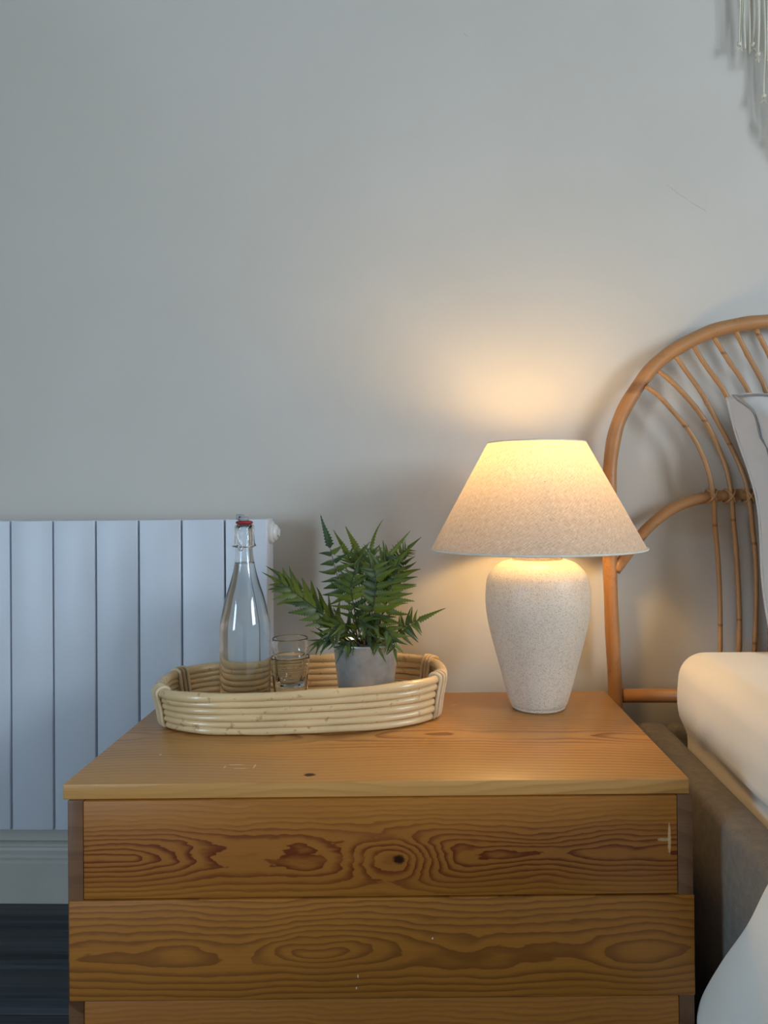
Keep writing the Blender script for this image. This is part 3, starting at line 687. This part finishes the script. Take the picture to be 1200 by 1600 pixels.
# ------------------------------------------------------------------ mattress
def rounded_box(name, lo, hi, rad, step_, mat, disp=None, sub=1):
    bm = bmesh.new(); lo, hi = Vector(lo), Vector(hi); n = [max(4, int((hi[i] - lo[i]) / step_)) for i in range(3)]
    cache = {}
    def V(p):
        key = tuple(round(c, 5) for c in p)
        if key in cache: return cache[key]
        q = Vector([min(max(p[i], lo[i] + rad), hi[i] - rad) for i in range(3)]); d = Vector(p) - q
        w = q + d.normalized() * rad if d.length > 1e-9 else Vector(p)
        if disp: w = disp(w, d.normalized())
        cache[key] = bm.verts.new(w); return cache[key]
    # denser sampling near edges
    def ticks(i):
        a, b = lo[i], hi[i]; out = [a + rad * (1 - math.cos(math.pi / 2 * k / 8)) ** 1.0 * 1.0 for k in range(9)]
        out = [a + rad * (1 - math.tan(math.pi / 4 * (1 - k / 8))) for k in range(9)]
        m = n[i]; mid = [a + rad + (b - a - 2 * rad) * k / m for k in range(1, m)]
        return out + mid + [b - (t - a) for t in out[::-1]]
    T = [ticks(i) for i in range(3)]
    for ax in range(3):
        u, v = (ax + 1) % 3, (ax + 2) % 3
        for side in (lo[ax], hi[ax]):
            for i in range(len(T[u]) - 1):
                for j in range(len(T[v]) - 1):
                    q = []
                    for (a, b) in ((i, j), (i + 1, j), (i + 1, j + 1), (i, j + 1)):
                        p = [0, 0, 0]; p[ax] = side; p[u] = T[u][a]; p[v] = T[v][b]; q.append(V(p))
                    if len(set(q)) == 4: bm.faces.new(q)
    return finish(name, bm, mat)
def mdisp(p, n):
    f = max(0.0, -n.x)
    zz = p.z
    # long soft folds of the fitted sheet along the lower side, and one sharp crease at the corner
    s = f * (.0065 * math.exp(-((zz + .405 + .020 * (p.y - 1.1)) / .010) ** 2) - .0045 * math.exp(-((zz + .428) / .008) ** 2)) * min(1, max(0, (1.25 - p.y) * 5))
    d = (p.y - 1.245) * .62 + (zz + .385) * .9; al = (p.y - 1.245) * -.9 + (zz + .385) * .3
    s += f * .0060 * math.exp(-(d / .006) ** 2) * math.exp(-(al / .045) ** 2)
    s += .002 * noise.noise(p * 6.0) * f
    p = p + n * s
    k_ = max(0.0, min(1.0, (-.385 - zz) / .05)); p.x += f * (.015 * k_ * k_ * (3 - 2 * k_) - .004 * math.exp(-((zz + .36) / .03) ** 2))
    p.z += .002 * noise.noise(Vector((p.x * 3, p.y * 3, 0))) * max(0, n.z)
    return p
mat_o = rounded_box('mattress', (.4240, -.44, -.552), (1.620, 1.400, -.2800), .046, .016, M['sheet'], mdisp)
tag(mat_o, 'thick mattress under a smooth cream fitted sheet, overhanging the grey bed rail', 'mattress')

# ------------------------------------------------------------------ duvet (on the bed, falling over its side)
def duvet():
    edge = [(.300, (.62, .74, -.258)), (0, 0)]
    prof = [(1.25, -.250), (.95, -.248), (.70, -.250), (.52, -.252), (.450, -.258), (.400, -.284), (.380, -.340), (.368, -.4375), (.352, -.495), (.342, -.5705), (.333, -.6515), (.326, -.6816), (.330, -.735)]
    yh = [.72, .72, .73, .75, .77, .785, .81, .876, .895, .947, 1.000, .990, .965]
    P = catmull([(p[0], 0, p[1]) for p in prof], 8); Yh = [v.x for v in catmull([(y, 0, 0) for y in yh], 8)]
    bm = bmesh.new(); nt_ = 60; G = []
    for i, p in enumerate(P):
        row = []
        T = (P[min(i + 1, len(P) - 1)] - P[max(i - 1, 0)]).normalized(); N = Vector((T.z, 0, -T.x)); 
        if N.z < 0 and i < len(P) / 3: N = -N
        if i >= len(P) / 3 and N.x > 0: N = -N
        drop = max(0.0, (-.30 - p.z) / .4)
        for j in range(nt_ + 1):
            t = j / nt_; yy = Yh[i] + (-.55 - Yh[i]) * t
            fold = .009 * drop * math.sin(yy * 34 + 1.5 * math.sin(p.z * 9)) * min(1, t * 14) + .0035 * noise.noise(Vector((p.x * 6, yy * 7, p.z * 6)))
            fold = min(fold, .004 if drop > .1 else .02)
            row.append(bm.verts.new(Vector((p.x, yy, p.z)) + N * fold))
        G.append(row)
    for A, B_ in zip(G, G[1:]):
        for j in range(nt_): bm.faces.new((A[j], A[j + 1], B_[j + 1], B_[j]))
    o = finish('duvet', bm, M['duvet'])
    so = o.modifiers.new('thick', 'SOLIDIFY'); so.thickness = .016; so.offset = 1.0
    be = o.modifiers.new('soft', 'BEVEL'); be.width = .006; be.segments = 3; be.limit_method = 'ANGLE'
    return o
dv = duvet(); tag(dv, 'white cotton duvet hanging over the side of the bed at lower right', 'duvet')

# ------------------------------------------------------------------ pillow with a flanged, overlocked edge
def pillow():
    root = thing('pillow', (.889, 1.318, -.2735), 'pale linen pillow with grey-stitched edge standing against the rattan headboard', 'pillow')
    hw_, hz = .345, .470
    lean = R(15)
    ux = Vector((1, 0, -.01)).normalized(); uz = Vector((0, math.sin(lean), math.cos(lean))); un = ux.cross(uz) * 1.0   # un points toward the camera
    if un.y > 0: un = -un
    def outline(s, t):
        # s,t in -1..1 -> local coordinates, sides drawn in between the corners
        xx = s * hw_ * (1 - .070 * (1 - t * t) ** 1.0 - .045 * (1 - t) * .5 - .05 * max(0, -t) ** 2 - .02 * (1 - (t - 1) ** 2 * .25)); zz = (t * .5 + .5) * hz - .012 * (1 - s * s) * (1 if t > 0 else 0) * t
        return xx, zz
    def surf(sign, n=56):
        bm = bmesh.new(); G = []
        for i in range(n + 1):
            s = -math.cos(math.pi * i / n)
            row = []
            for j in range(n + 1):
                t = -math.cos(math.pi * j / n)
                xx, zz = outline(s, t)
                e = min(1 - abs(s), 1 - abs(t)); fl = .085
                a = max(0.0, (1 - abs(s)) - fl) / (1 - fl); fb = fl * 1.2 if t < 0 else .02; b = max(0.0, (1 - abs(t)) - fb) / (1 - fb)
                th = .078 * (1 - (1 - a) ** 3.2) ** .8 * (1 - (1 - b) ** 3.2) ** .8
                wr = .006 * noise.noise(Vector((xx * 9, zz * 9, sign * 3))) + .0022 * math.sin(zz * 120 + xx * 60 + 4 * noise.noise(Vector((xx * 7, zz * 7, 0)))) * math.exp(-max(a, 0) * 9)
                y_ = sign * (.0022 + th * (1.0 if sign > 0 else .65) + wr * (1 if th > .001 else .6))
                y_ -= .026 * max(0.0, 1 - (1 - abs(s)) / fl)
                p = ux * xx + uz * zz + un * y_ + un * (-.010 * math.sin(zz * 22 + s))* (1 if abs(s) > .9 else 0)
                row.append(bm.verts.new(p))
            G.append(row)
        for A, B_ in zip(G, G[1:]):
            for j in range(n): bm.faces.new((A[j], A[j + 1], B_[j + 1], B_[j]))
        return bm
    bm = surf(1); bm2 = surf(-1); me = bpy.data.meshes.new('tmp'); bm2.to_mesh(me); bm2.free(); bm.from_mesh(me)
    bmesh.ops.remove_doubles(bm, verts=bm.verts, dist=.0001)
    finish('pillow_cover', bm, M['linen'], root)
    # overlocked seam: thin raised line just inside the flange
    path = []
    fl = .085
    for k in range(160):
        a = 2 * math.pi * k / 160; s = max(-1, min(1, 1.42 * math.cos(a))); t = max(-1, min(1, 1.42 * math.sin(a))); s *= (1 - fl * min(1, (1 - t) * 7)); t *= (1 - fl * 1.25) if t < 0 else .985
        xx, zz = outline(s, t); w = .0060 * noise.noise(Vector((xx * 26, zz * 26, 1)))
        path.append(ux * (xx + w) + uz * (zz + w) + un * .0065 + un * (-.010 * math.sin(zz * 22 + s)) * (1 if abs(s) > .9 else 0))
    bm = bmesh.new(); add_tube(bm, path, .0021, 8, closed=True); finish('seam', bm, M['seam'], root)
    path = []
    for k in range(160):
        a = 2 * math.pi * k / 160; s = max(-1, min(1, 1.42 * math.cos(a))); t = max(-1, min(1, 1.42 * math.sin(a)))
        xx, zz = outline(s, t); path.append(ux * xx + uz * zz + un * (-.026 * max(0.0, 1 - (1 - abs(s)) / fl)) + un * (-.010 * math.sin(zz * 22 + s)) * (1 if abs(s) > .9 else 0))
    bm = bmesh.new(); add_tube(bm, path, .0030, 8, closed=True); finish('hem', bm, M['linen'], root)
pillow()

# ------------------------------------------------------------------ macrame hanging
mc = thing('macrame_hanging', (1.03, 1.505, 1.12), 'cream macrame wall hanging with knotted cord fringe, above the bed', 'wall hanging')
tube('dowel', [(-.47, 0, .08), (0, 0, .08), (.47, 0, .08)], .010, M['hoop'], mc, 14)
rm = random.Random(4)
xs = []
xx = -.432
while xx < .433:
    xs.append(xx); xx += rm.uniform(.0055, .0095)
for x_ in xs:
    ax = abs(x_); q = (.433 - ax)
    if q < .028: zb = .862
    elif q < .040: zb = .848
    elif q < .052: zb = .80 - (q - .040) * 3
    else: zb = .745 - min(.20, (q - .05) * 1.9)
    zb += rm.uniform(-.012, .010)
    yj = rm.uniform(-.006, .006); pts = []; n = 14; ph1 = rm.uniform(0, 6); am = rm.uniform(.0012, .0035)
    for k in range(n + 1):
        t = k / n; z = .08 - t * (1.12 + .08 - zb)
        pts.append((x_ + am * math.sin(t * 9 + ph1) * t, yj + .003 * math.sin(t * 7 + ph1), z))
    pts = pts[:-1] + [(x_ + am * math.sin(9 + ph1), yj, zb - 1.12)]
    cd = tube('cord', catmull(pts, 3), .0019, M['cord'], mc, 7)
    if rm.random() < .6:      # frayed end
        bm = bmesh.new(); ex, ey, ez = pts[-1]
        bmesh.ops.create_icosphere(bm, subdivisions=2, radius=.0048, matrix=Matrix.Translation((ex, ey, ez)))
        for v in bm.verts: v.co += v.normal * .0022 * noise.noise(v.co * 700)
        for f_ in range(5): add_tube(bm, [(ex, ey, ez), (ex + rm.uniform(-.005, .005), ey + rm.uniform(-.003, .003), ez - .007), (ex + rm.uniform(-.009, .009), ey + rm.uniform(-.005, .005), ez - rm.uniform(.009, .016))], .0005, 4)
        finish('frayed_knot', bm, M['cord'], cd)

# ------------------------------------------------------------------ lift the whole place so that the floor lies at z = 0
for o in S.objects:
    if o.parent is None: o.location.z += H
